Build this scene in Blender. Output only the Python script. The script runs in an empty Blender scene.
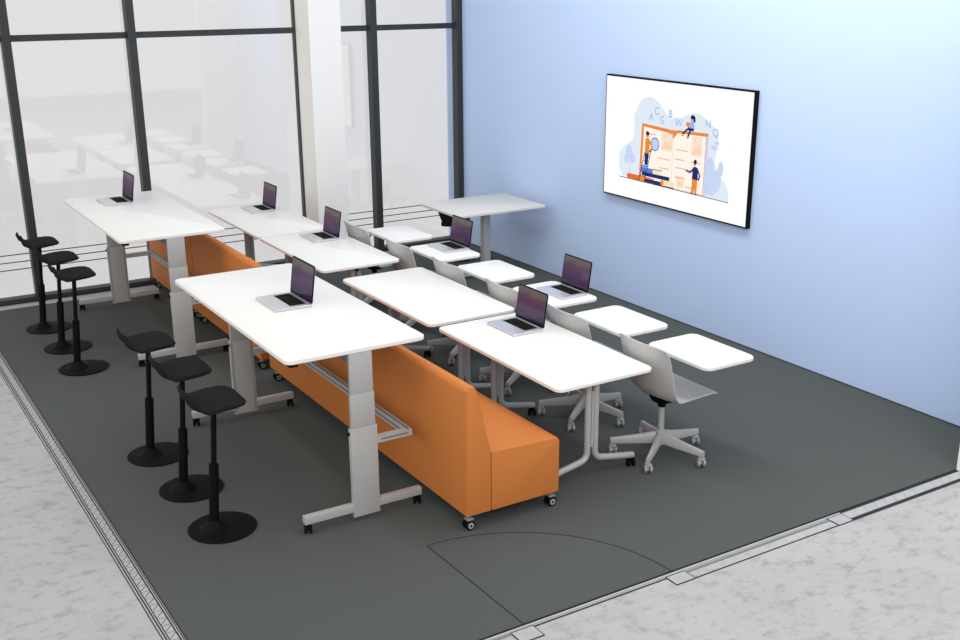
import bpy, bmesh, math, random
from mathutils import Vector, Matrix
random.seed(4)
PI = math.pi
S = bpy.context.scene
COL = S.collection

# ---------------------------------------------------------------- camera
F_PX, PITCH, YAW, ROLL, CX, CY = 1109.268, 0.32205114, 0.56066172, -0.00243767, 493.3855, 343.8867
cp, sp = math.cos(PITCH), math.sin(PITCH)
fw = Vector((math.sin(YAW)*cp, math.cos(YAW)*cp, -sp))
rt = Vector((math.cos(YAW), -math.sin(YAW), 0))
up = rt.cross(fw)
R_ = rt*math.cos(ROLL) + up*math.sin(ROLL)
U_ = -rt*math.sin(ROLL) + up*math.cos(ROLL)
cd = bpy.data.cameras.new('camera')
cam = bpy.data.objects.new('camera', cd); COL.objects.link(cam)
cam.matrix_world = Matrix(((R_.x, U_.x, -fw.x, 0), (R_.y, U_.y, -fw.y, 0), (R_.z, U_.z, -fw.z, 3.1), (0, 0, 0, 1)))
cd.sensor_width = 36; cd.sensor_fit = 'HORIZONTAL'; cd.lens = F_PX/960*36
cd.shift_x = -(CX-480)/960; cd.shift_y = (CY-320)/960
cd.clip_end = 200
S.camera = cam

# ---------------------------------------------------------------- world, lights, exposure
W = bpy.data.worlds.new('world'); S.world = W; W.use_nodes = True
nt = W.node_tree; nt.nodes.clear()
wo = nt.nodes.new('ShaderNodeOutputWorld'); bg = nt.nodes.new('ShaderNodeBackground')
tc = nt.nodes.new('ShaderNodeTexCoord'); sx = nt.nodes.new('ShaderNodeSeparateXYZ'); cr = nt.nodes.new('ShaderNodeValToRGB')
nt.links.new(tc.outputs['Generated'], sx.inputs[0]); nt.links.new(sx.outputs['Z'], cr.inputs[0])
nt.links.new(cr.outputs[0], bg.inputs[0]); nt.links.new(bg.outputs[0], wo.inputs[0])
cr.color_ramp.elements[0].position = 0.05; cr.color_ramp.elements[0].color = (.80, .80, .80, 1)
cr.color_ramp.elements[1].position = 0.7; cr.color_ramp.elements[1].color = (.80, .80, .80, 1)
bg.inputs[1].default_value = 1.0

def area(name, loc, target, sx_, sy_, power, color=(1, 1, 1)):
    d = bpy.data.lights.new(name, 'AREA'); d.shape = 'RECTANGLE'; d.size = sx_; d.size_y = sy_
    d.energy = power; d.color = color
    o = bpy.data.objects.new(name, d); COL.objects.link(o); o.location = loc
    o.rotation_euler = (Vector(target)-Vector(loc)).to_track_quat('-Z', 'Y').to_euler()
    return o
area('overhead_fill_light', (3.2, 7.6, 6.2), (3.2, 7.6, 0), 5.0, 7.0, 10)  # added overhead fill for the tabletops, not a fixture of the room
area('wall_fill_light', (4.9, 5.0, 5.3), (6.76, 5.3, 3.0), 7.5, .8, 190)  # invented source above the view, added to brighten the upper blue wall
area('side_fill_light', (-4.5, 7.0, 5.0), (3.0, 7.5, .8), 6.0, 3.0, 130)  # unseen fill added on the left to lift the left-facing sides
area('front_fill_light', (-.5, -3.0, 5.6), (3.6, 6.6, .6), 7.0, 3.0, 375)  # fill added behind the camera to brighten faces turned towards it
S.view_settings.view_transform = 'Standard'; S.view_settings.look = 'None'
S.view_settings.exposure = 0.0; S.view_settings.gamma = 1.0; S.view_settings.use_curve_mapping = False

# ---------------------------------------------------------------- materials
MT = {}
def lin(c):
    return tuple(((v/255)/12.92 if v/255 <= .04045 else ((v/255+.055)/1.055)**2.4) for v in c)
def mat(name, col, rough=.5, metal=0, spec=.5, noise=0, scale=8, bump=0):
    m = bpy.data.materials.new(name); m.use_nodes = True; n = m.node_tree; b = n.nodes['Principled BSDF']
    b.inputs['Roughness'].default_value = rough; b.inputs['Metallic'].default_value = metal
    b.inputs['Specular IOR Level'].default_value = spec
    t = n.nodes.new('ShaderNodeTexCoord'); ns = n.nodes.new('ShaderNodeTexNoise'); ns.inputs['Scale'].default_value = scale
    ns.inputs['Detail'].default_value = 5
    n.links.new(t.outputs['Object'], ns.inputs['Vector'])
    r = n.nodes.new('ShaderNodeValToRGB'); n.links.new(ns.outputs['Fac'], r.inputs[0])
    a = [max(0, c*(1-noise)) for c in col]; z = [min(1, c*(1+noise)) for c in col]
    r.color_ramp.elements[0].position = .3; r.color_ramp.elements[0].color = (*a, 1)
    r.color_ramp.elements[1].position = .7; r.color_ramp.elements[1].color = (*z, 1)
    n.links.new(r.outputs[0], b.inputs['Base Color'])
    if bump:
        bp = n.nodes.new('ShaderNodeBump'); bp.inputs['Strength'].default_value = bump; bp.inputs['Distance'].default_value = .002
        n.links.new(ns.outputs['Fac'], bp.inputs['Height']); n.links.new(bp.outputs[0], b.inputs['Normal'])
    MT[name] = m
    return m
mat('white_top', (.82, .805, .765), .42, noise=.01)
mat('grey_top', (.66, .64, .60), .45, noise=.02)
mat('grey_metal', (.44, .44, .435), .45, .1, noise=.02)
mat('light_metal', (.44, .44, .435), .42, .1, noise=.02)
mat('groove', (.16, .16, .16), .6)
mat('black', (.003, .003, .0035), .65, spec=.12, noise=.1)
mat('black_fabric', (.013, .013, .014), .9, spec=.1, noise=.15, scale=60, bump=.2)
mat('orange', (.57, .185, .040), .7, spec=.3, noise=.03, scale=120, bump=.15)
mat('orange_seam', (.42, .12, .015), .8)
mat('shell_grey', (.45, .45, .445), .5, noise=.01)
mat('wall_blue', (.51, .645, .90), .85, spec=.2, noise=.008, scale=1.2)
mat('carpet', (.086, .093, .089), .92, spec=.12, noise=.05, scale=400, bump=.2)
mat('carpet_line', (.03, .033, .033), .9, spec=.1)
mat('drawn_line', (.04, .04, .04), .9, spec=.1)
mat('line_black', (.02, .02, .02), .9, spec=.05)
mat('strip_white', (.42, .42, .42), .8, spec=.1, noise=.05, scale=20)
mat('strip_grey', (.22, .22, .22), .8, spec=.1)
mat('column_paint', (.85, .835, .80), .8, spec=.2)
mat('frame_black', (.022, .026, .027), .55, noise=.05)
mat('laptop_silver', (.62, .62, .64), .32, .55, noise=.01)
mat('keys', (.006, .006, .006), .8, spec=.1)
mat('skirting', (.03, .035, .04), .8)
mat('wheel_grey', (.33, .33, .34), .4, .2)

# concrete
m = mat('concrete', (.43, .43, .425), .85, spec=.15, noise=.05, scale=1.6)
n = m.node_tree; b = n.nodes['Principled BSDF']
t = [x for x in n.nodes if x.type == 'TEX_COORD'][0]
base = [x for x in n.nodes if x.type == 'VALTORGB'][0]
n2 = n.nodes.new('ShaderNodeTexNoise'); n2.inputs['Scale'].default_value = 15; n2.inputs['Detail'].default_value = 12; n2.inputs['Roughness'].default_value = .72
mp = n.nodes.new('ShaderNodeMapping'); mp.inputs['Scale'].default_value = (.6, .8, 1)
n.links.new(t.outputs['Object'], mp.inputs[0]); n.links.new(mp.outputs[0], n2.inputs['Vector'])
r2 = n.nodes.new('ShaderNodeValToRGB'); r2.color_ramp.elements[0].position = .30; r2.color_ramp.elements[0].color = (.66, .66, .66, 1)
r2.color_ramp.elements[1].position = .50; r2.color_ramp.elements[1].color = (1, 1, 1, 1)
n.links.new(n2.outputs['Fac'], r2.inputs[0])
mx = n.nodes.new('ShaderNodeMix'); mx.data_type = 'RGBA'; mx.blend_type = 'MULTIPLY'; mx.inputs[0].default_value = 1
n.links.new(base.outputs[0], mx.inputs[6]); n.links.new(r2.outputs[0], mx.inputs[7]); n.links.new(mx.outputs[2], b.inputs['Base Color'])

# glass
g = bpy.data.materials.new('window_glass'); g.use_nodes = True; n = g.node_tree; n.nodes.clear()
o = n.nodes.new('ShaderNodeOutputMaterial'); tr = n.nodes.new('ShaderNodeBsdfTransparent'); gl = n.nodes.new('ShaderNodeBsdfGlossy')
gl.inputs['Roughness'].default_value = .03; mx = n.nodes.new('ShaderNodeMixShader'); mx.inputs[0].default_value = .10
tr.inputs[0].default_value = (.99, .985, .99, 1)
n.links.new(tr.outputs[0], mx.inputs[1]); n.links.new(gl.outputs[0], mx.inputs[2]); n.links.new(mx.outputs[0], o.inputs[0])
MT['glass'] = g

def emit(name, rgb, s=1.0):
    m = bpy.data.materials.new(name); m.use_nodes = True; n = m.node_tree; n.nodes.clear()
    o = n.nodes.new('ShaderNodeOutputMaterial'); e = n.nodes.new('ShaderNodeEmission')
    e.inputs[0].default_value = (*lin(rgb), 1); e.inputs[1].default_value = s
    n.links.new(e.outputs[0], o.inputs[0]); MT[name] = m
    return m
emit('scr_white', (255, 255, 255), 1.0)
for k, c in dict(blob=(226, 236, 247), leaf=(200, 216, 245), letter=(168, 196, 236), cover=(240, 138, 62), page=(255, 246, 236),
                 page2=(250, 228, 208), peach=(250, 212, 182), line=(238, 170, 120), navy=(38, 50, 110), blue=(92, 132, 214), lens=(190, 214, 248),
                 shirt=(150, 185, 245), oran=(240, 140, 50), skin=(214, 120, 96), ground=(90, 80, 95), hair=(30, 34, 72), book2=(232, 112, 48), cream=(252, 226, 190)).items():
    emit('art_'+k, c)
# laptop screen picture: a purple ground fading to grey at the top
m = bpy.data.materials.new('laptop_display'); m.use_nodes = True; n = m.node_tree; n.nodes.clear()
o = n.nodes.new('ShaderNodeOutputMaterial'); e = n.nodes.new('ShaderNodeEmission'); t = n.nodes.new('ShaderNodeTexCoord')
s = n.nodes.new('ShaderNodeSeparateXYZ'); r = n.nodes.new('ShaderNodeValToRGB'); n.links.new(t.outputs['Generated'], s.inputs[0])
ns = n.nodes.new('ShaderNodeTexNoise'); ns.inputs['Scale'].default_value = 2.2; n.links.new(t.outputs['Generated'], ns.inputs['Vector'])
ad = n.nodes.new('ShaderNodeMath'); ad.operation = 'MULTIPLY_ADD'; ad.inputs[1].default_value = .35
n.links.new(ns.outputs['Fac'], ad.inputs[0]); n.links.new(s.outputs['Z'], ad.inputs[2]); n.links.new(ad.outputs[0], r.inputs[0])
r.color_ramp.elements[0].position = .1; r.color_ramp.elements[0].color = (*lin((38, 30, 52)), 1)
r.color_ramp.elements[1].position = 1.1; r.color_ramp.elements[1].color = (*lin((98, 92, 94)), 1)
q = r.color_ramp.elements.new(.55); q.color = (*lin((74, 48, 84)), 1)
q = r.color_ramp.elements.new(.85); q.color = (*lin((88, 66, 82)), 1)
gls = n.nodes.new('ShaderNodeBsdfGlossy'); gls.inputs['Roughness'].default_value = .1; ms = n.nodes.new('ShaderNodeMixShader'); ms.inputs[0].default_value = .06
n.links.new(r.outputs[0], e.inputs[0]); n.links.new(e.outputs[0], ms.inputs[1]); n.links.new(gls.outputs[0], ms.inputs[2]); n.links.new(ms.outputs[0], o.inputs[0])
MT['laptop_display'] = m

# ---------------------------------------------------------------- mesh helpers
class MB:
    def __init__(s): s.v = []; s.f = []; s.mi = []; s.mats = []
    def _m(s, m):
        if m not in s.mats: s.mats.append(m)
        return s.mats.index(m)
    def add(s, vs, fs, m=None):
        k = len(s.v); s.v += [tuple(v) for v in vs]
        s.f += [tuple(i+k for i in f) for f in fs]; s.mi += [0 if m is None else s._m(m)]*len(fs)
        return s
    def box(s, x0, x1, y0, y1, z0, z1, m=None):
        vs = [(x, y, z) for z in (z0, z1) for y in (y0, y1) for x in (x0, x1)]
        return s.add(vs, [(0, 2, 3, 1), (4, 5, 7, 6), (0, 1, 5, 4), (2, 6, 7, 3), (0, 4, 6, 2), (1, 3, 7, 5)], m)
    def rings(s, rings, m=None, cap=True):
        n = len(rings[0]); vs = [p for r in rings for p in r]; fs = []
        for i in range(len(rings)-1):
            for j in range(n):
                a = i*n+j; b_ = i*n+(j+1) % n
                fs.append((a, b_, b_+n, a+n))
        if cap:
            fs.append(tuple(reversed(range(n)))); fs.append(tuple((len(rings)-1)*n+j for j in range(n)))
        return s.add(vs, fs, m)
    def prism(s, poly, z0, z1, bev=0, m=None):   # horizontal outline, CCW
        if not bev: return s.rings([[(x, y, z0) for x, y in poly], [(x, y, z1) for x, y in poly]], m)
        cx = sum(p[0] for p in poly)/len(poly); cy = sum(p[1] for p in poly)/len(poly)
        wx = max(p[0] for p in poly)-cx; wy = max(p[1] for p in poly)-cy
        ins = [(cx+(x-cx)*(1-bev/wx), cy+(y-cy)*(1-bev/wy)) for x, y in poly]
        return s.rings([[(x, y, z0) for x, y in ins], [(x, y, z0+bev) for x, y in poly], [(x, y, z1-bev) for x, y in poly], [(x, y, z1) for x, y in ins]], m)
    def tube(s, pts, r, seg=12, m=None, flat=1.0):
        pts = [Vector(p) for p in pts]; rr = r if isinstance(r, (list, tuple)) else [r]*len(pts)
        rs = []; prev = None
        for i, p in enumerate(pts):
            if i == 0: d = pts[1]-p
            elif i == len(pts)-1: d = p-pts[i-1]
            else: d = (pts[i+1]-p).normalized()+(p-pts[i-1]).normalized()
            d.normalize()
            if prev is None:
                a = Vector((0, 0, 1)) if abs(d.z) < .9 else Vector((1, 0, 0))
            else: a = prev
            u = d.cross(a).normalized(); w = u.cross(d).normalized(); prev = w
            rs.append([tuple(p+u*math.cos(2*PI*k/seg)*rr[i]+w*math.sin(2*PI*k/seg)*rr[i]*flat) for k in range(seg)])
        return s.rings(rs, m)
    def lathe(s, prof, c=(0, 0), seg=28, m=None, ax='z'):
        rs = []
        for r, z in prof:
            r = max(r, 1e-4)
            rs.append([(c[0]+r*math.cos(2*PI*k/seg), c[1]+r*math.sin(2*PI*k/seg), z) for k in range(seg)])
        return s.rings(rs, m)
    def xf(s, M, start=0):
        s.v = s.v[:start]+[tuple(M @ Vector(v)) for v in s.v[start:]]; return s
    def build(s, name, m, parent=None, bevel=0, smooth=True, loc=None):
        me = bpy.data.meshes.new(name); me.from_pydata(s.v, [], s.f); me.validate()
        if not s.mats: me.materials.append(MT[m])
        else:
            for k in s.mats: me.materials.append(MT[k])
            for p, i in zip(me.polygons, s.mi): p.material_index = i
        bm = bmesh.new(); bm.from_mesh(me)
        bmesh.ops.recalc_face_normals(bm, faces=bm.faces)
        if bevel:
            es = [e for e in bm.edges if len(e.link_faces) == 2 and e.calc_face_angle(0) > .6]
            bmesh.ops.bevel(bm, geom=es, offset=bevel, segments=2, affect='EDGES', profile=.6, clamp_overlap=True)
        bm.to_mesh(me); bm.free()
        if smooth:
            for p in me.polygons: p.use_smooth = True
            me.set_sharp_from_angle(angle=math.radians(38))
        o = bpy.data.objects.new(name, me); COL.objects.link(o)
        if parent: o.parent = parent
        if loc: o.location = loc
        return o
def rrect(x0, x1, y0, y1, r, seg=6):
    out = []
    for cx, cy, a in ((x1-r, y1-r, 0), (x0+r, y1-r, PI/2), (x0+r, y0+r, PI), (x1-r, y0+r, 3*PI/2)):
        for k in range(seg+1):
            t = a+k*PI/2/seg; out.append((cx+r*math.cos(t), cy+r*math.sin(t)))
    return out
def fillet(pts, r, seg=6):
    pts = [Vector(p) for p in pts]; out = [pts[0]]
    for i in range(1, len(pts)-1):
        a, b_, c = pts[i-1], pts[i], pts[i+1]; d1 = (a-b_).normalized(); d2 = (c-b_).normalized()
        q = min(r, (a-b_).length*.49, (c-b_).length*.49); p0 = b_+d1*q; p1 = b_+d2*q
        for k in range(seg+1):
            t = k/seg; out.append(p0*(1-t)**2+b_*2*t*(1-t)+p1*t*t)
    out.append(pts[-1]); return out
def thing(name, loc=(0, 0, 0), rz=0):
    o = bpy.data.objects.new(name, None); COL.objects.link(o); o.location = loc; o.rotation_euler = (0, 0, rz); o.empty_display_size = .1
    return o
def tag(o, label, cat, group=None):
    o['label'] = label; o['category'] = cat
    if group: o['group'] = group
    return o
def struct(o, label=None):
    o['kind'] = 'structure'
    if label: o['label'] = label
    return o
def kids(o): return [c for c in COL.objects if c.parent == o]
def copy_tree(o, loc=None, label=None, rz=None, skip=()):
    c = o.copy(); COL.objects.link(c)
    if loc is not None: c.location = loc
    if rz is not None: c.rotation_euler = (0, 0, rz)
    if label: c['label'] = label
    for ch in kids(o):
        if ch.name.split('.')[0] in skip: continue
        d = ch.copy(); COL.objects.link(d); d.parent = c
        for gch in kids(ch):
            e = gch.copy(); COL.objects.link(e); e.parent = d
    return c

# ================================================================ SETTING
WX, YG, YF = 6.76, 11.52, 11.42      # blue wall, glass plane, front of window frames
struct(MB().box(-14, 13, -9, 11.60, -.20, -.004).build('floor', 'concrete', smooth=False), 'pale mottled concrete floor')
struct(MB().box(1.228, WX, 4.018, 11.31, -.0039, 0).build('floor_carpet', 'carpet', smooth=False), 'dark grey carpet covering the room')
struct(MB().box(WX, WX+.15, 4.03, 11.8, -.0039, 6.4).build('wall_right', 'wall_blue', smooth=False), 'light blue wall')
struct(MB().box(WX-.010, WX-.0005, 4.04, YF-.002, .0005, .007).build('baseboard_right', 'skirting', smooth=False))
# white end post at the front right corner
struct(MB().box(6.105, 6.76, 3.93, 4.012, .0045, 3.6).build('wall_front', 'column_paint', smooth=False), 'end of the white front wall')
# white column
struct(MB().box(4.74, 5.10, 11.13, 11.60, .0005, 6.4).build('wall_column', 'column_paint', smooth=False, bevel=.003), 'white square column between the windows')
# sill strip on the floor and black bottom frame
struct(MB().box(-3, WX, 11.3105, YF+.02, -.0035, .004).build('trim_1', 'strip_white', smooth=False))
struct(MB().box(-3, 4.739, YF+.03, 11.58, .0045, .055).box(5.101, WX-.001, YF+.03, 11.58, .0045, .055).build('trim_2', 'frame_black', smooth=False, bevel=.004))
# mullions
k = 3
MW = .078
for xr in (.70, 1.885, 3.04, 5.668, WX-.0005):
    if xr > 6.7: mb = MB().box(xr-.075, xr, YF, YF+.12, .0045, 6.4)
    else: mb = MB().box(xr-MW, xr, YF, YF+.12, .0045, 6.4)
    struct(mb.build('trim_%d' % k, 'frame_black', smooth=False, bevel=.004)); k += 1
# slim black profile on the left side of the column
struct(MB().box(4.725, 4.7395, 11.49, 11.56, .0555, 6.4).build('trim_%d' % k, 'frame_black', smooth=False))
bays = [(-.60, .622), (.70, 1.807), (1.885, 2.962), (3.04, 4.7245), (5.10, 5.59), (5.668, WX-.075)]
for i, (a, b_) in enumerate(bays):
    a += .001; b_ -= .001
    w = struct(MB().box(a, b_, YG+.005, YG+.017, .0555, 6.4).build('window_%d' % (i+1), 'glass', smooth=False), 'clear glass window pane')
    MB().box(a, b_, YG-.03, YG+.004, 2.505, 2.565).build('transom', 'frame_black', w, smooth=False)
    for z in (.335, .41, .485):
        MB().tube([(a, YG, z), (b_, YG, z)], .0052, 6).build('rail', 'frame_black', w)
# left floor track: flat strip with fine dark lines and slanted hatching
st = MB().box(1.128, 1.2275, -2, 11.3, -.0035, .0006)
struct(st.build('trim_20', 'strip_white', smooth=False))
ln = MB()
for x, w_ in ((1.128, .004), (1.142, .008), (1.155, .006), (1.203, .008), (1.216, .006), (1.226, .008)):
    ln.box(x-w_/2, x+w_/2, -2, 11.3, -.003, .0012)
y = 1.0
while y < 11.2:
    ln.box(1.159, 1.199, y-.0015, y+.0015, 0, .0010)
    ln.add([(1.159, y+.018, .001), (1.161, y+.014, .001), (1.199, y+.058, .001), (1.197, y+.062, .001)], [(0, 1, 2, 3)])
    y += .075
struct(ln.build('trim_21', 'drawn_line', smooth=False))
# front thresholds and jambs drawn on the floor
fr = MB()
def fbox(x0, x1, y0, y1, m, z=.0008): fr.box(x0, x1, y0, y1, -.003, z, m)
fbox(1.228, WX, 3.995, 4.0178, 'strip_white', .0004)
fbox(1.228, WX, 4.010, 4.022, 'line_black', .0022)
fbox(1.228, 2.60, 3.974, 3.986, 'strip_grey')
def outline(x0, x1, y0, y1, t_=.0045):
    fbox(x0, x1, y0, y1, 'strip_white', .0004)
    for a in ((x0, x1, y0, y0+t_), (x0, x1, y1-t_, y1), (x0, x0+t_, y0, y1), (x1-t_, x1, y0, y1)): fbox(*a, 'drawn_line')
outline(2.60, 2.735, 3.885, 3.99)
fbox(2.735, 3.60, 3.975, 3.981, 'drawn_line')
outline(3.60, 3.735, 3.895, 3.99)
fbox(3.735, 4.86, 3.968, 3.982, 'strip_grey'); fbox(3.735, 4.86, 3.897, 3.902, 'drawn_line')
outline(4.86, 4.985, 3.895, 3.995)
fbox(4.985, 6.9, 3.905, 4.018, 'strip_white', .0011)
fbox(4.985, 6.9, 3.992, 4.020, 'drawn_line', .0016); fbox(4.985, 6.9, 3.895, 3.920, 'drawn_line', .0016)
x = 5.05
while x < 6.1:
    fr.add([(x, 3.925, .0017), (x+.003, 3.925, .0017), (x+.043, 3.988, .0017), (x+.040, 3.988, .0017)], [(0, 1, 2, 3)], 'strip_grey'); x += .09
struct(fr.build('trim_22', 'strip_white', smooth=False))
dr = MB().box(2.6, 2.606, 4.02, 4.021, 0, .001)
dr = MB(); hx, hy, ra = 2.70, 4.016, .97
dr.add([(hx-.004, hy, .0009), (hx+.004, hy, .0009), (hx-.016, hy+ra, .0009), (hx-.024, hy+ra, .0009)], [(0, 1, 2, 3)])
n_ = 48
for i in range(n_):
    a0 = PI/2+.02-(PI/2+.02)*i/n_; a1 = PI/2+.02-(PI/2+.02)*(i+1)/n_
    P = lambda r, a: (hx+r*math.cos(a), hy+r*math.sin(a), .0009)
    dr.add([P(ra-.004, a0), P(ra+.004, a0), P(ra+.004, a1), P(ra-.004, a1)], [(0, 1, 2, 3)])
struct(dr.build('trim_23', 'carpet_line', smooth=False), 'door swing arc drawn on the carpet')

# ================================================================ SCREEN
scr = tag(thing('wall_screen', (WX, 7.6525, 1.045)), 'large black-framed wall screen showing an open book illustration, on the blue wall', 'screen')
HW, SH = .9875, 1.145
MB().box(-.048, -.002, -HW, HW, 0, SH).build('frame', 'black', scr, bevel=.002)
MB().box(-.0495, -.0482, -HW+.012, HW-.012, .014, SH-.014).build('display', 'scr_white', scr, smooth=False)
MB().box(-.0019, 0, -.5, .5, .3, .8).build('wall_mount', 'black', scr)
art = MB(); DX = [-.0500]
def pw(x, K):
    for (a, b_), (c, d_) in zip(K[:-1], K[1:]):
        if x <= c or c == K[-1][0]: return b_+(d_-b_)*(x-a)/(c-a)
VM = [lambda v: pw(v, [(0, 0), (.19, .19), (.70, .738), (.885, .84), (1.0, .984), (1.1, 1.08)])]
def P2(u, v): return (DX[0], HW-pw(u, [(0, 0), (.25, .25), (.575, .54), (1.05, 1.003), (1.63, 1.463), (1.89, 1.75), (2, 1.9)]), VM[0](v))
def poly(pts, m, d=.00003):
    DX[0] -= d; art.add([P2(*p) for p in pts], [tuple(range(len(pts)))], 'art_'+m)
def circ(u, v, r, m, rv=None, n=16): poly([(u+r*math.cos(2*PI*k/n), v+(rv or r)*math.sin(2*PI*k/n)) for k in range(n)], m)
def stroke(pts, w, m):
    for (a, b_) in zip(pts[:-1], pts[1:]):
        d = Vector((b_[0]-a[0], b_[1]-a[1])); d.normalize(); nx, ny = -d.y*w/2, d.x*w/2
        poly([(a[0]+nx, a[1]+ny), (b_[0]+nx, b_[1]+ny), (b_[0]-nx, b_[1]-ny), (a[0]-nx, a[1]-ny)], m)
# soft blob (a closed smooth curve above the ground line)
bl = [(.30, .21), (.24, .30), (.25, .42), (.36, .50), (.46, .56), (.47, .68), (.47, .82), (.55, .95), (.68, 1.00), (.82, .97), (.98, .88), (1.14, .88), (1.30, .92), (1.46, .93), (1.62, .87), (1.72, .76), (1.74, .62), (1.71, .50), (1.76, .40), (1.86, .31), (1.89, .19)]
sm = []
for i in range(len(bl)-1):
    p0 = bl[max(i-1, 0)]; p1 = bl[i]; p2 = bl[i+1]; p3 = bl[min(i+2, len(bl)-1)]
    for k_ in range(5):
        t_ = k_/5
        sm.append(tuple(.5*((2*p1[c])+(-p0[c]+p2[c])*t_+(2*p0[c]-5*p1[c]+4*p2[c]-p3[c])*t_*t_+(-p0[c]+3*p1[c]-3*p2[c]+p3[c])*t_**3) for c in (0, 1)))
sm.append(bl[-1])
# triangulate fan from centre for the concave outline
DX[0] -= .00003
art.add([P2(1.0, .45)]+[P2(*p) for p in sm], [(0, i+1, i+2) for i in range(len(sm)-1)]+[(0, len(sm), 1)], 'art_blob')
for (u, v, r) in ((.40, .44, .055), (.36, .37, .04), (.46, .38, .045)): circ(u, v, r, 'leaf')
stroke([(.42, .22), (.41, .42)], .012, 'leaf')
for (u, v, ru, rv) in ((1.66, .42, .05, .10), (1.74, .34, .05, .09), (1.68, .28, .07, .07), (1.78, .44, .03, .06)): circ(u, v, ru, 'leaf', rv)
circ(1.69, .60, .035, 'leaf', .02); circ(1.72, .64, .03, 'leaf', .015)
# book
poly([(.575, .20), (.595, .70), (1.00, .685), (1.05, .64), (1.10, .69), (1.62, .705), (1.63, .195)], 'cover')
poly([(1.58, .195), (1.595, .68), (1.63, .68), (1.625, .195)], 'leaf')
poly([(.61, .215), (.625, .675), (.98, .655), (1.045, .615), (1.045, .20)], 'page')
poly([(1.05, .20), (1.05, .615), (1.12, .665), (1.585, .675), (1.575, .20)], 'page')
stroke([(1.047, .20), (1.047, .615)], .006, 'peach')
poly([(1.01, .685), (1.09, .685), (1.05, .62)], 'cover')
for (u, v, w_, h_) in ((.88, .50, .16, .15), (1.36, .50, .17, .16), (1.13, .215, .13, .10)):
    poly([(u, v), (u+w_, v), (u+w_, v+h_), (u, v+h_)], 'page2')
    poly([(u+.02, v+.02), (u+w_*.4, v+h_*.6), (u+w_*.6, v+h_*.35), (u+w_*.8, v+h_*.7), (u+w_-.015, v+.02)], 'peach'); circ(u+w_*.3, v+h_*.78, .014, 'peach')
for (u, v, w_) in ((.66, .62, .14), (.84, .43, .18), (.87, .35, .14), (.84, .28, .20), (1.10, .53, .20), (1.10, .45, .15), (1.11, .38, .20), (1.10, .30, .17), (1.37, .45, .14), (1.34, .38, .12), (1.29, .235, .12), (.66, .34, .06)):
    stroke([(u, v), (u+w_, v)], .008, 'line')
# ground line
stroke([(.25, .20), (1.885, .186)], .007, 'ground')
# lying books
def bk(u0, u1, v0, v1, m): poly([(u0, v0), (u1, v0), (u1, v1), (u0, v1)], m)
bk(.40, .76, .20, .245, 'book2'); circ(.40, .2225, .022, 'book2'); bk(.60, .80, .203, .242, 'oran')
bk(.66, .92, .20, .23, 'navy'); bk(.92, 1.10, .202, .252, 'cream'); circ(.92, .227, .024, 'oran'); bk(.80, 1.10, .195, .203, 'navy')
bk(.62, 1.02, .252, .285, 'navy'); bk(.60, .78, .285, .325, 'blue'); bk(.78, .90, .288, .322, 'cream'); bk(.78, .92, .322, .328, 'navy'); bk(.60, .70, .326, .345, 'shirt')
# ladder
VM_ = VM[0]; VM[0] = lambda v: v
stroke([(.575, .20), (.66, .50)], .008, 'navy'); stroke([(.66, .20), (.745, .50)], .008, 'navy')
for q_ in range(6):
    f = q_/5; stroke([(.588+.068*f, .25+.24*f), (.674+.068*f, .25+.24*f)], .006, 'navy')
# man on the ladder with magnifying glass
circ(.795, .565, .062, 'navy'); circ(.795, .565, .054, 'lens')
stroke([(.76, .52), (.70, .475)], .012, 'navy')
poly([(.655, .36), (.70, .36), (.715, .48), (.655, .49)], 'navy'); poly([(.655, .47), (.72, .47), (.72, .60), (.69, .615), (.655, .60)], 'oran')
stroke([(.70, .59), (.75, .55), (.755, .52)], .022, 'oran'); circ(.685, .64, .024, 'skin'); circ(.683, .655, .025, 'hair', .018)
VM[0] = lambda v: .742+(v-.705)*.62
# woman seated on the book
poly([(1.26, .705), (1.38, .70), (1.39, .745), (1.30, .76)], 'navy'); stroke([(1.28, .72), (1.20, .635)], .028, 'navy'); stroke([(1.33, .71), (1.29, .61)], .028, 'navy')
poly([(1.31, .74), (1.39, .74), (1.385, .86), (1.33, .86)], 'shirt'); circ(1.345, .885, .027, 'skin'); circ(1.36, .895, .034, 'hair', .03); poly([(1.36, .91), (1.40, .90), (1.405, .82), (1.375, .84)], 'hair')
poly([(1.25, .76), (1.31, .75), (1.32, .81), (1.26, .82)], 'oran'); circ(1.20, .62, .02, 'oran', .01); circ(1.29, .595, .02, 'skin', .012)
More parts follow.
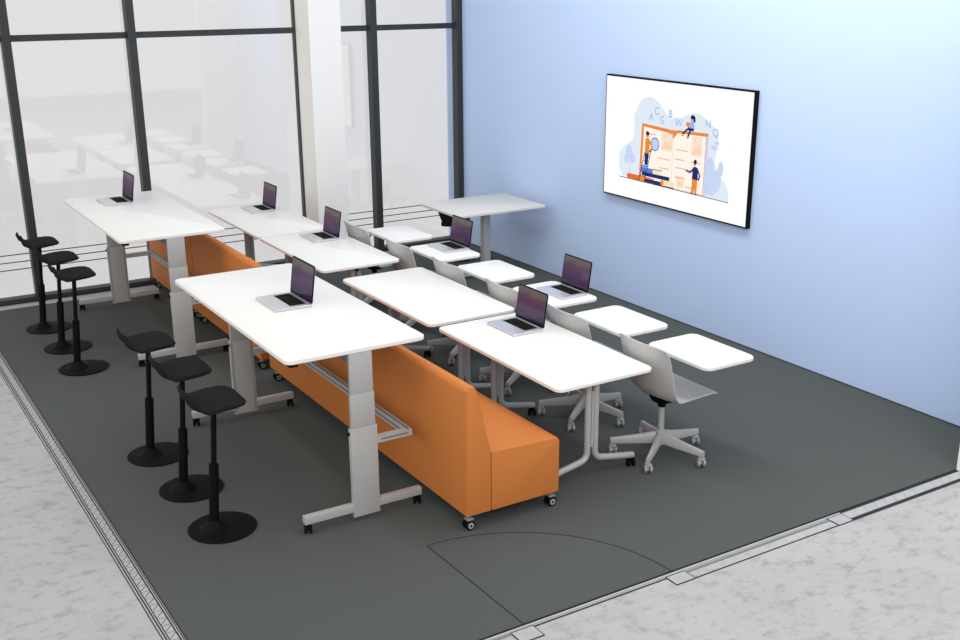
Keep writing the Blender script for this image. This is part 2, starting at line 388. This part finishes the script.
# man standing at right
VM[0] = lambda v: .195+(v-.2)*.70
poly([(1.39, .20), (1.43, .20), (1.455, .33), (1.45, .40), (1.40, .40)], 'oran'); poly([(1.45, .20), (1.48, .20), (1.485, .38), (1.43, .40)], 'oran')
poly([(1.395, .38), (1.49, .38), (1.485, .53), (1.44, .545), (1.40, .53)], 'navy'); stroke([(1.41, .51), (1.36, .46), (1.30, .475)], .024, 'navy'); stroke([(1.48, .51), (1.52, .44), (1.50, .38)], .022, 'navy')
circ(1.43, .585, .022, 'skin', .032); circ(1.437, .605, .026, 'hair', .028); circ(1.29, .477, .013, 'skin'); bk(1.37, 1.43, .19, .203, 'navy'); bk(1.44, 1.49, .19, .203, 'navy')
art.build('illustration', 'art_blob', scr, smooth=False)
lt = MB()
for ch, u, v, sz in (('A', .691, .806, .07), ('C', .766, .864, .07), ('B', .952, .859, .07), ('G', .842, .791, .07), ('W', 1.067, .789, .072), ('N', 1.446, .822, .07), ('Q', 1.543, .756, .07)):
    fc = bpy.data.curves.new('letter', 'FONT'); fc.body = ch; fc.size = sz*1.35; fc.align_x = 'CENTER'; fc.align_y = 'CENTER'; fc.offset = .0015; fc.resolution_u = 3
    fo = bpy.data.objects.new('letter', fc); COL.objects.link(fo); bpy.context.view_layer.update()
    me = bpy.data.meshes.new_from_object(fo.evaluated_get(bpy.context.evaluated_depsgraph_get()))
    lt = MB(); lt.add([(-.0535, HW-(u+v_.co.x), v+v_.co.y) for v_ in me.vertices], [tuple(p.vertices) for p in me.polygons])
    lt.build('letter', 'art_letter', scr, smooth=False)
    bpy.data.objects.remove(fo); bpy.data.meshes.remove(me); bpy.data.curves.remove(fc)

# ================================================================ casters
def caster(parent, x, y, h=.075, m='black', hub='light_metal', rz=0, name='caster', wheels=True, r=None, disc=False, ww=.019, gap=.009, merge=False):
    """twin wheel caster whose stem ends at height h"""
    r = r or h*.40
    f = MB().lathe([(.007, r*1.2), (.007, h)], (x, y), 10)
    f.box(x-.006, x+.006, y-.007, y+.007, r*.7, r*1.6)
    f.tube([(x-gap-ww, y, r), (x+gap+ww, y, r)], .006, 8)
    f.box(x-.021, x+.021, y-r*.75, y+r*.6, r*1.95, min(h-.001, r*2.3))
    M = Matrix.Translation((x, y, 0)) @ Matrix.Rotation(rz, 4, 'Z') @ Matrix.Translation((-x, -y, 0))
    if merge:
        f.mi = [f._m(hub)]*len(f.f)
        for sx_ in (-1, 1):
            a0 = x+sx_*gap; a1 = x+sx_*(gap+ww)
            f.rings([[(xx, y+rr*math.cos(2*PI*k/16), r+rr*math.sin(2*PI*k/16)) for k in range(16)] for xx, rr in ((a0, r*.8), (a0+sx_*.003, r), (a1-sx_*.003, r), (a1, r*.8))], m)
        return f.xf(M).build(name, hub, parent)
    c = f.xf(M).build(name, hub, parent, bevel=.001)
    if wheels:
        for sx_ in (-1, 1):
            w = MB(); a0 = x+sx_*gap; a1 = x+sx_*(gap+ww)
            rs = []
            for xx, rr in ((a0, r*.8), (a0+sx_*.003, r), (a1-sx_*.003, r), (a1, r*.8)):
                rs.append([(xx, y+rr*math.cos(2*PI*k/18), r+rr*math.sin(2*PI*k/18)) for k in range(18)])
            w.rings(rs, m)
            if disc:
                w.rings([[(a1+sx_*q_, y+rr*math.cos(2*PI*k/18), r+rr*math.sin(2*PI*k/18)) for k in range(18)] for q_, rr in ((-.003, r*.68), (.002, r*.62))], 'laptop_silver')
                w.rings([[(a1+sx_*q_, y+rr*math.cos(2*PI*k/12), r+rr*math.sin(2*PI*k/12)) for k in range(12)] for q_, rr in ((.001, r*.25), (.004, r*.22))], 'black')
            w.xf(M).build('wheel', m, c)
    return c

# ================================================================ TALL TABLES
def tall_table():
    t = thing('standing_table')
    H = 1.08; T = .028
    MB().prism(rrect(-.008, .872, 0, 2.06, .045), H-T, H, .004).build('tabletop', 'white_top', t)
    for yy, inner in ((-.005, 1), (1.945, -1)):
        y0, y1 = yy, yy+.032
        sh = 0 if inner == 1 else -.035
        lo = MB().box(.355, .527, y0, y1, .028, .595)
        if inner == -1:   # grooves along the visible inner face
            for gx in (.363, .368, .512, .517): lo.box(gx, gx+.003, y0-.0006, y0+.001, .04, .585, 'groove')
            lo.mi[:6] = [lo._m('light_metal')]*6
            lo.box(.376, .506, y0-.004, y0+.001, .035, .59, 'grey_metal')
            lo.box(.385, .415, y0-.001, y0+.001, .030, .034, 'groove')
        Sx = Matrix.Translation((sh, 0, 0))
        c = lo.xf(Sx).build('column', 'grey_metal' if inner == 1 else 'light_metal', t, bevel=.003)
        MB().box(.366, .517, y0+.002, y1-.002, .596, .806).xf(Sx).build('column_section', 'light_metal', c, bevel=.002)
        MB().box(.368, .512, y0+.004, y1-.004, .807, H-T-.0005).xf(Sx).build('column_section', 'light_metal', c, bevel=.002)
        MB().box(.342, .3545, y0+.008, y0+.023, .555, .570).xf(Sx).build('lock_knob', 'black', c)
        fy0, fy1 = (y0-.004, y1+.014)
        ft = MB().box(.045, .815, fy0+.006, fy1, .062, .112).xf(Sx).build('foot', 'light_metal', t, bevel=.005)
        for xx in (.068, .790): caster(ft, xx+sh, (fy0+fy1)/2, .062, hub='black', rz=-.4, r=.024, ww=.014, merge=True)
    fb = MB(); fb.box(.5275, .765, .012, .052, .465, .505, 'light_metal').box(.4925, .765, 1.942, 1.982, .465, .505, 'light_metal').box(.725, .765, .0525, 1.9415, .465, .505, 'light_metal')
    fb.box(.738, .752, .02, 1.975, .5045, .5062, 'groove').box(.7248, .7252, .06, 1.96, .478, .492, 'groove').box(.56, .74, .0118, .0122, .480, .490, 'groove')
    fb.build('footrest_frame', 'light_metal', t)
    MB().box(.36, .48, .030, 1.940, 1.0, H-T-.001).build('rail', 'groove', t)
    MB().box(.02, .07, .02, .09, H-T-.022, H-T-.0005).build('hand_control', 'black', t, bevel=.004)
    return t
TT = tall_table(); TT.location = (2.10, 5.475, 0)
tag(TT, 'tall white-topped standing table nearest the camera, beside the long orange bench', 'table', 'tall standing tables')
copy_tree(TT, (2.088, 8.925, 0), 'tall white-topped standing table farther back, next to the window wall')

# ================================================================ SIT TABLES
def sit_table(reach=.345, left=.345):
    t = thing('seated_table'); H = .735; T = .026; L = 1.49
    MB().prism(rrect(0, .745, 0.005, L, .05), H-T, H, .004).build('tabletop', 'white_top', t)
    for yy, sh, rr in ((.17, 0, reach), (L-.23, -.02, .312)):
        lg = MB()
        for s_ in (-1, 1):
            x0 = .382+sh+s_*.030; ex = .385+sh+s_*(rr if s_ > 0 else left)
            pts = fillet([(x0, yy, H-T-.001), (x0, yy, .135), (ex, yy, .078)], .06)
            lg.tube(pts, .0215, 14)
        lg.box(.374+sh, .390+sh, yy-.012, yy+.012, .22, .60)
        L_ = lg.build('leg', 'light_metal', t)
        MB().box(.369+sh, .397+sh, yy-.028, yy+.02, H-T-.06, H-T-.002).build('hinge_block', 'black', L_, bevel=.003)
        for s_ in (-1, 1):
            caster(L_, .385+sh+s_*((rr if s_ > 0 else left)-.013), yy, .060, hub='black', r=.026, rz=-.4, merge=True)
    MB().box(.34, .42, .21, L-.25, H-T-.035, H-T-.001).build('beam', 'grey_metal', t, bevel=.003)
    return t
ST = sit_table(); ST.location = (3.63, 5.045, 0)
tag(ST, 'white seated-height table closest to the front, beside the near end of the orange bench', 'table', 'white seated tables in a row')
S2 = sit_table(.318, .312); S2.location = (3.612, 6.605, 0)
tag(S2, 'white seated-height table with nothing on it, second from the front in the row', 'table', 'white seated tables in a row')
copy_tree(S2, (3.588, 8.405, 0), 'white seated-height table with a laptop, right in front of the farthest table of its row')
copy_tree(S2, (3.588, 9.925, 0), 'farthest white seated-height table of the row, by the white column')

# ================================================================ PRESENTER TABLE
pt = tag(thing('pedestal_table', (6.095, 9.925, 0)), 'beige-grey pedestal table in the corner between window and blue wall', 'table')
MB().prism(rrect(-.535, .535, -.42, .415, .02), .754, .78, .003).build('tabletop', 'grey_top', pt)
MB().box(-.002, .082, -.035, .035, .062, .753).build('column', 'grey_metal', pt, bevel=.004)
MB().box(-.3, .32, -.028, .028, .018, .062).build('foot', 'light_metal', pt, bevel=.004)
MB().box(-.3, -.24, -.03, .03, 0, .018).build('glide', 'black', pt)
MB().box(.24, .3, -.03, .03, 0, .018).build('glide', 'black', pt)

# ================================================================ ORANGE BENCHES
def bench(L, pairs):
    t = thing('mobile_bench')
    X = [(.0, .095), (.632, .095), (.632, .43), (.17, .46), (.070, .875), (.055, .895), (.02, .895), (.0, .875)]
    a = MB(); prof_back = [(0, .095), (.168, .095), (.168, .475), (.074, .872), (.058, .898), (.018, .898), (0, .875)]
    a.rings([[(x, 0, z) for x, z in prof_back], [(x, L, z) for x, z in prof_back]])
    a.build('backrest', 'orange', t, bevel=.010)
    b2 = MB(); prof_seat = [(.1705, .095), (.655, .095), (.655, .435), (.640, .455), (.1705, .472)]
    b2.rings([[(x, 0, z) for x, z in prof_seat], [(x, L, z) for x, z in prof_seat]])
    b2.build('seat', 'orange', t, bevel=.010)
    MB().box(.06, .61, .07, L-.05, .075, .0945).build('base_plate', 'black', t)
    for yy in pairs:
        for xx in (.032, .615): caster(t, xx, yy, .0755, m='black', hub='wheel_grey', r=.031, rz=PI/2, disc=True)
    # hubs
    return t
b1 = bench(3.10, (.035, 1.55, 3.02)); b1.location = (2.955, 5.00, 0)
tag(b1, 'long orange upholstered bench on wheels at the front, its end facing the camera', 'bench', 'orange wheeled benches')
b2 = bench(1.66, (.08, 1.58)); b2.location = (2.955, 8.28, 0)
tag(b2, 'short orange bench in the middle, half hidden behind the front standing table', 'bench', 'orange wheeled benches')
b3 = bench(1.455, (.09, 1.37)); b3.location = (2.955, 9.955, 0)
tag(b3, 'short orange bench at the far end against the window wall, under the rear standing table', 'bench', 'orange wheeled benches')

# ================================================================ LAPTOPS
def laptop():
    t = thing('laptop'); w, d = .36, .25      # keyboard side faces -x, hinge at +x
    bs = MB().prism(rrect(0, d, 0, w, .014), .0, .016, .003).build('base', 'laptop_silver', t)
    MB().box(.115, .222, .04, w-.04, .0161, .0172).build('keyboard', 'keys', bs)
    MB().prism(rrect(.012, .098, .115, w-.115, .004, 3), .0161, .0166).build('trackpad', 'laptop_silver', bs)
    tilt = math.radians(8)
    M = Matrix.Translation((d-.004, 0, .017)) @ Matrix.Rotation(tilt, 4, 'Y')
    l = MB()
    pl = rrect(0, .245, 0, w, .014)
    l.rings([[(0, y, x) for x, y in pl], [(.006, y, x) for x, y in pl]])
    ld = l.xf(M).build('lid', 'black', t, bevel=.0008)
    MB().box(-.0012, -.0002, .009, w-.009, .018, .236).xf(M).build('display', 'laptop_display', ld, smooth=False)
    MB().rings([[(.0062, y, x) for x, y in pl], [(.0075, y, x) for x, y in pl]]).xf(M).build('lid_back', 'laptop_silver', ld)
    return t
LP = laptop(); LP.location = (2.392, 6.385, 1.0805)
tag(LP, 'open laptop on the front standing table, largest in view', 'laptop', 'open laptops with purple screens')
laps = [((2.338, 10.43, 1.08), 'open laptop on the rear standing table by the window'),
        ((3.966, 6.066, .735), 'open laptop on the seated table nearest the front'),
        ((3.942, 9.41, .735), 'open laptop on the third seated table from the front, before the white column'),
        ((3.935, 10.99, .735), 'open laptop on the farthest seated table of the row, close to the window'),
        ((4.79, 8.435, .725), 'open laptop on a chair tablet beside the corner pedestal table'),
        ((4.79, 6.655, .725), 'open laptop on a chair tablet near the blue wall, right of the empty seated table')]
for p, l in laps: copy_tree(LP, (p[0], p[1]-.015, p[2]+.0006), l)

# ================================================================ TABLET CHAIRS
def tablet_chair():
    t = thing('tablet_chair')
    # shell: profile in x/z with half width and edge wrap
    prof = [(-.215, .836, .234, .035, 0), (-.205, .77, .243, .050, 0), (-.185, .66, .243, .058, .0), (-.16, .57, .243, .055, .0), (-.125, .49, .240, .045, .006),
            (-.07, .440, .236, .025, .014), (.0, .425, .232, .006, .022), (.10, .428, .232, 0, .024), (.19, .440, .234, 0, .018), (.26, .452, .232, 0, .008), (.30, .447, .222, 0, 0)]
    # refine the profile
    def cat(P, n=4):
        out = []
        for i in range(len(P)-1):
            p0 = P[max(i-1, 0)]; p1 = P[i]; p2 = P[i+1]; p3 = P[min(i+2, len(P)-1)]
            for k_ in range(n):
                t_ = k_/n
                out.append(tuple(.5*((2*p1[c])+(-p0[c]+p2[c])*t_+(2*p0[c]-5*p1[c]+4*p2[c]-p3[c])*t_*t_+(-p0[c]+3*p1[c]-3*p2[c]+p3[c])*t_**3) for c in range(5)))
        out.append(P[-1]); return out
    PR = cat(prof); NW = 14; top = []
    for i, (x, z, hw, wx, wz) in enumerate(PR):
        row = []
        for j in range(NW+1):
            s_ = -1+2*j/NW; q2 = s_*s_
            crown = -.012*(s_**6) if i < 2 else 0
            row.append(Vector((x-.012+wx*q2*1.1, s_*hw, z+.014+wz*q2*1.2+crown)))
        top.append(row)
    nr = len(top); nrm = []
    for i in range(nr):
        r_ = []
        for j in range(NW+1):
            du = top[min(i+1, nr-1)][j]-top[max(i-1, 0)][j]; dv = top[i][min(j+1, NW)]-top[i][max(j-1, 0)]
            r_.append(du.cross(dv).normalized())
        nrm.append(r_)
    vs = [v for r_ in top for v in r_]+[top[i][j]-nrm[i][j]*.010 for i in range(nr) for j in range(NW+1)]
    Wd = NW+1; N_ = nr*Wd; fs = []
    for i in range(nr-1):
        for j in range(NW):
            a = i*Wd+j; fs.append((a, a+1, a+Wd+1, a+Wd)); fs.append((a+N_, a+Wd+N_, a+Wd+1+N_, a+1+N_))
    bd = [j for j in range(Wd)]+[i*Wd+NW for i in range(1, nr)]+[(nr-1)*Wd+j for j in range(NW-1, -1, -1)]+[i*Wd for i in range(nr-2, 0, -1)]
    for a, b_ in zip(bd, bd[1:]+bd[:1]): fs.append((a, a+N_, b_+N_, b_))
    MB().add(vs, fs).build('seat_shell', 'shell_grey', t)
    MB().rings([[(x, y, .385) for x, y in rrect(-.05, .05, -.05, .05, .01, 2)], [(x, y, .419) for x, y in rrect(-.065, .10, -.075, .075, .02, 2)], [(x, y, .421) for x, y in rrect(-.06, .09, -.07, .07, .02, 2)]]).lathe([(.026, .352), (.026, .388)]).build('tilt_mechanism', 'black', t)
    MB().lathe([(.023, .125), (.021, .364)], seg=16).build('gas_column', 'light_metal', t)
    b3 = MB().lathe([(.034, .082), (.038, .09), (.036, .175), (.030, .182)], seg=18).build('base_hub', 'light_metal', t)
    for k_ in range(5):
        a = k_*2*PI/5
        m_ = MB(); sec = []
        for d, w_, z0, z1 in ((.030, .018, .086, .172), (.12, .017, .080, .150), (.22, .015, .076, .132), (.335, .013, .072, .114)):
            sec.append([(d, -w_, z0+.006), (d, -w_*.6, z0), (d, w_*.6, z0), (d, w_, z0+.006), (d, w_, z1-.010), (d, w_*.6, z1), (d, -w_*.6, z1), (d, -w_, z1-.010)])
        m_.rings(sec).xf(Matrix.Rotation(a, 4, 'Z'))
        lg = m_.build('base_leg', 'light_metal', t)
        cx_, cy_ = .318*math.cos(a), .318*math.sin(a)
        caster(lg, cx_, cy_, .078, m='wheel_grey', hub='light_metal', r=.028, rz=-.45, merge=True)
    # arm carrying the writing tablet, behind the shell on the window side
    pts = fillet([(-.02, .06, .398), (.02, .262, .398), (.045, .262, .48), (.06, .225, .640), (.085, .20, .694)], .04)
    MB().tube(pts, .011, 10).build('tablet_arm', 'light_metal', t)
    MB().prism(rrect(.035, .468, -.375, .235, .055), .695, .725, .006).build('writing_tablet', 'white_top', t)
    MB().prism(rrect(.05, .16, .10, .20, .01), .6895, .6948).build('tablet_bracket', 'black', t)
    return t
CH = tablet_chair()
CH.location = (4.63, 5.255, 0)
G = 'grey shell chairs with writing tablets'
tag(CH, 'grey shell chair with empty tablet nearest the camera, whole wheeled base in view', 'chair', G)
for i, l in enumerate(['grey shell chair with empty tablet, second from the front, behind the nearest chair',
                       'grey shell chair whose tablet holds a laptop near the blue wall, third from the front',
                       'grey shell chair with empty tablet in front of the corner pedestal table',
                       'grey shell chair fifth from the front, a laptop on its tablet by the corner table',
                       'grey shell chair with empty tablet closest to the window, farthest of the row']):
    copy_tree(CH, (4.63+[-.018, -.018, -.03, -.045, -.05][i], 5.255+.832*(i+1)+[0, 0, .01, .02, .05][i], 0), l)

# ================================================================ LEAN STOOLS
def stool(drop=0):
    t = thing('leaning_stool')
    # base plate centred on the origin, pole set back towards -x
    bp = MB().lathe([(.165, 0), (.198, .004), (.200, .009), (.15, .016), (.05, .021), (.0005, .022)], seg=40)
    bp.lathe([(.095, .014), (.070, .030), (.045, .052), (.031, .072)], (-.048, 0), 20)
    bp.build('base_plate', 'black', t)
    top = Vector((.010, 0, .792-drop)); bot = Vector((-.048, 0, .045)); P = lambda f: bot.lerp(top, f)
    fm = .5 if not drop else .7
    MB().tube([P(0), P(fm)], .0285, 18).build('pole_sleeve', 'black', t)
    MB().tube([P(fm-.02), P(1)], .0165, 14).build('pole', 'black', t)
    zz = -drop
    MB().rings([[(x+top.x, y, top.z+zz*0-.022) for x, y in rrect(-.02, .02, -.02, .02, .008, 3)], [(x+top.x, y, top.z+.010) for x, y in rrect(-.05, .06, -.05, .05, .015, 3)]]).build('seat_bracket', 'black', t)
    prof = [(-.165, .905, .095), (-.150, .865, .120), (-.118, .826, .150), (-.075, .818, .172), (-.03, .824, .180), (.03, .828, .182), (.09, .829, .180), (.135, .827, .165), (.158, .822, .128)]
    NW = 12; rows = []
    for x, z, hw in prof:
        rows.append([Vector((x-.012*0+(.02 if x < -.1 else 0)*(-1+2*j/NW)**2, (-1+2*j/NW)*hw, z-drop-.007*(-1+2*j/NW)**4*(1 if x > -.1 else -.2))) for j in range(NW+1)])
    nr = len(rows); Wd = NW+1; N_ = nr*Wd
    vs = [v for r_ in rows for v in r_]
    th = [.012, .014, .028, .042, .048, .046, .038, .026, .012]
    vs += [rows[i][j]+Vector((-.012 if prof[i][0] < -.1 else 0, 0, -th[i]*(1-.5*(-1+2*j/NW)**4))) for i in range(nr) for j in range(Wd)]
    fs = []
    for i in range(nr-1):
        for j in range(NW):
            if i == 1 and 2 <= j < NW-2:      # hand slot through the raised rear lip
                continue
            a = i*Wd+j; fs.append((a, a+1, a+Wd+1, a+Wd)); fs.append((a+N_, a+Wd+N_, a+Wd+1+N_, a+1+N_))
    bd = [j for j in range(Wd)]+[i*Wd+NW for i in range(1, nr)]+[(nr-1)*Wd+j for j in range(NW-1, -1, -1)]+[i*Wd for i in range(nr-2, 0, -1)]
    for a, b_ in zip(bd, bd[1:]+bd[:1]): fs.append((a, a+N_, b_+N_, b_))
    hole = [Wd+j for j in range(2, NW-1)]+[2*Wd+j for j in range(NW-2, 1, -1)]
    for a, b_ in zip(hole, hole[1:]+hole[:1]): fs.append((a, b_, b_+N_, a+N_))
    MB().add(vs, fs).build('seat', 'black_fabric', t)
    return t
SK = stool(); SK.location = (1.765, 5.82, 0)
G2 = 'black leaning stools beside the standing tables'
tag(SK, 'black leaning stool closest to the camera, beside the front standing table', 'stool', G2)
for p, l in (((1.775, 6.435, 0), 'black leaning stool in the middle of the front group of three'),
             ((1.747, 7.075, 0), 'black leaning stool farthest back in the front group of three'),
             ((1.735, 9.155, 0), 'black leaning stool nearest the camera in the rear group of three'),
             ((1.745, 9.79, 0), 'black leaning stool in the middle of the rear group of three'),
             ((1.725, 10.47, 0), 'black leaning stool nearest the window in the rear group of three')):
    copy_tree(SK, p, l)
s2 = tag(thing('low_back_stool', (6.24, 10.74, 0), 1.01), 'low black stool with a short back, tucked behind the corner pedestal table', 'stool')
MB().lathe([(.16, 0), (.195, .005), (.197, .012), (.05, .024), (.03, .05)], seg=36).build('base_plate', 'black', s2)
MB().lathe([(.02, .05), (.02, .398)], seg=14).build('pole', 'black', s2)
MB().prism(rrect(-.16, .17, -.16, .16, .05), .40, .435, .008).build('seat', 'black_fabric', s2)
bk_ = MB(); rs = []
for z, hw, th_ in ((.41, .125, .02), (.47, .155, .022), (.55, .185, .022), (.62, .195, .016)):
    ring = [(-.175-(z-.41)*.25+.05*(y_/.17)**2, y_, z) for y_ in [hw*(-1+2*k_/10) for k_ in range(11)]]
    rs.append(ring+[(x_+th_, y_, z) for x_, y_, z in reversed(ring)])
bk_.rings(rs).build('backrest', 'black_fabric', s2)
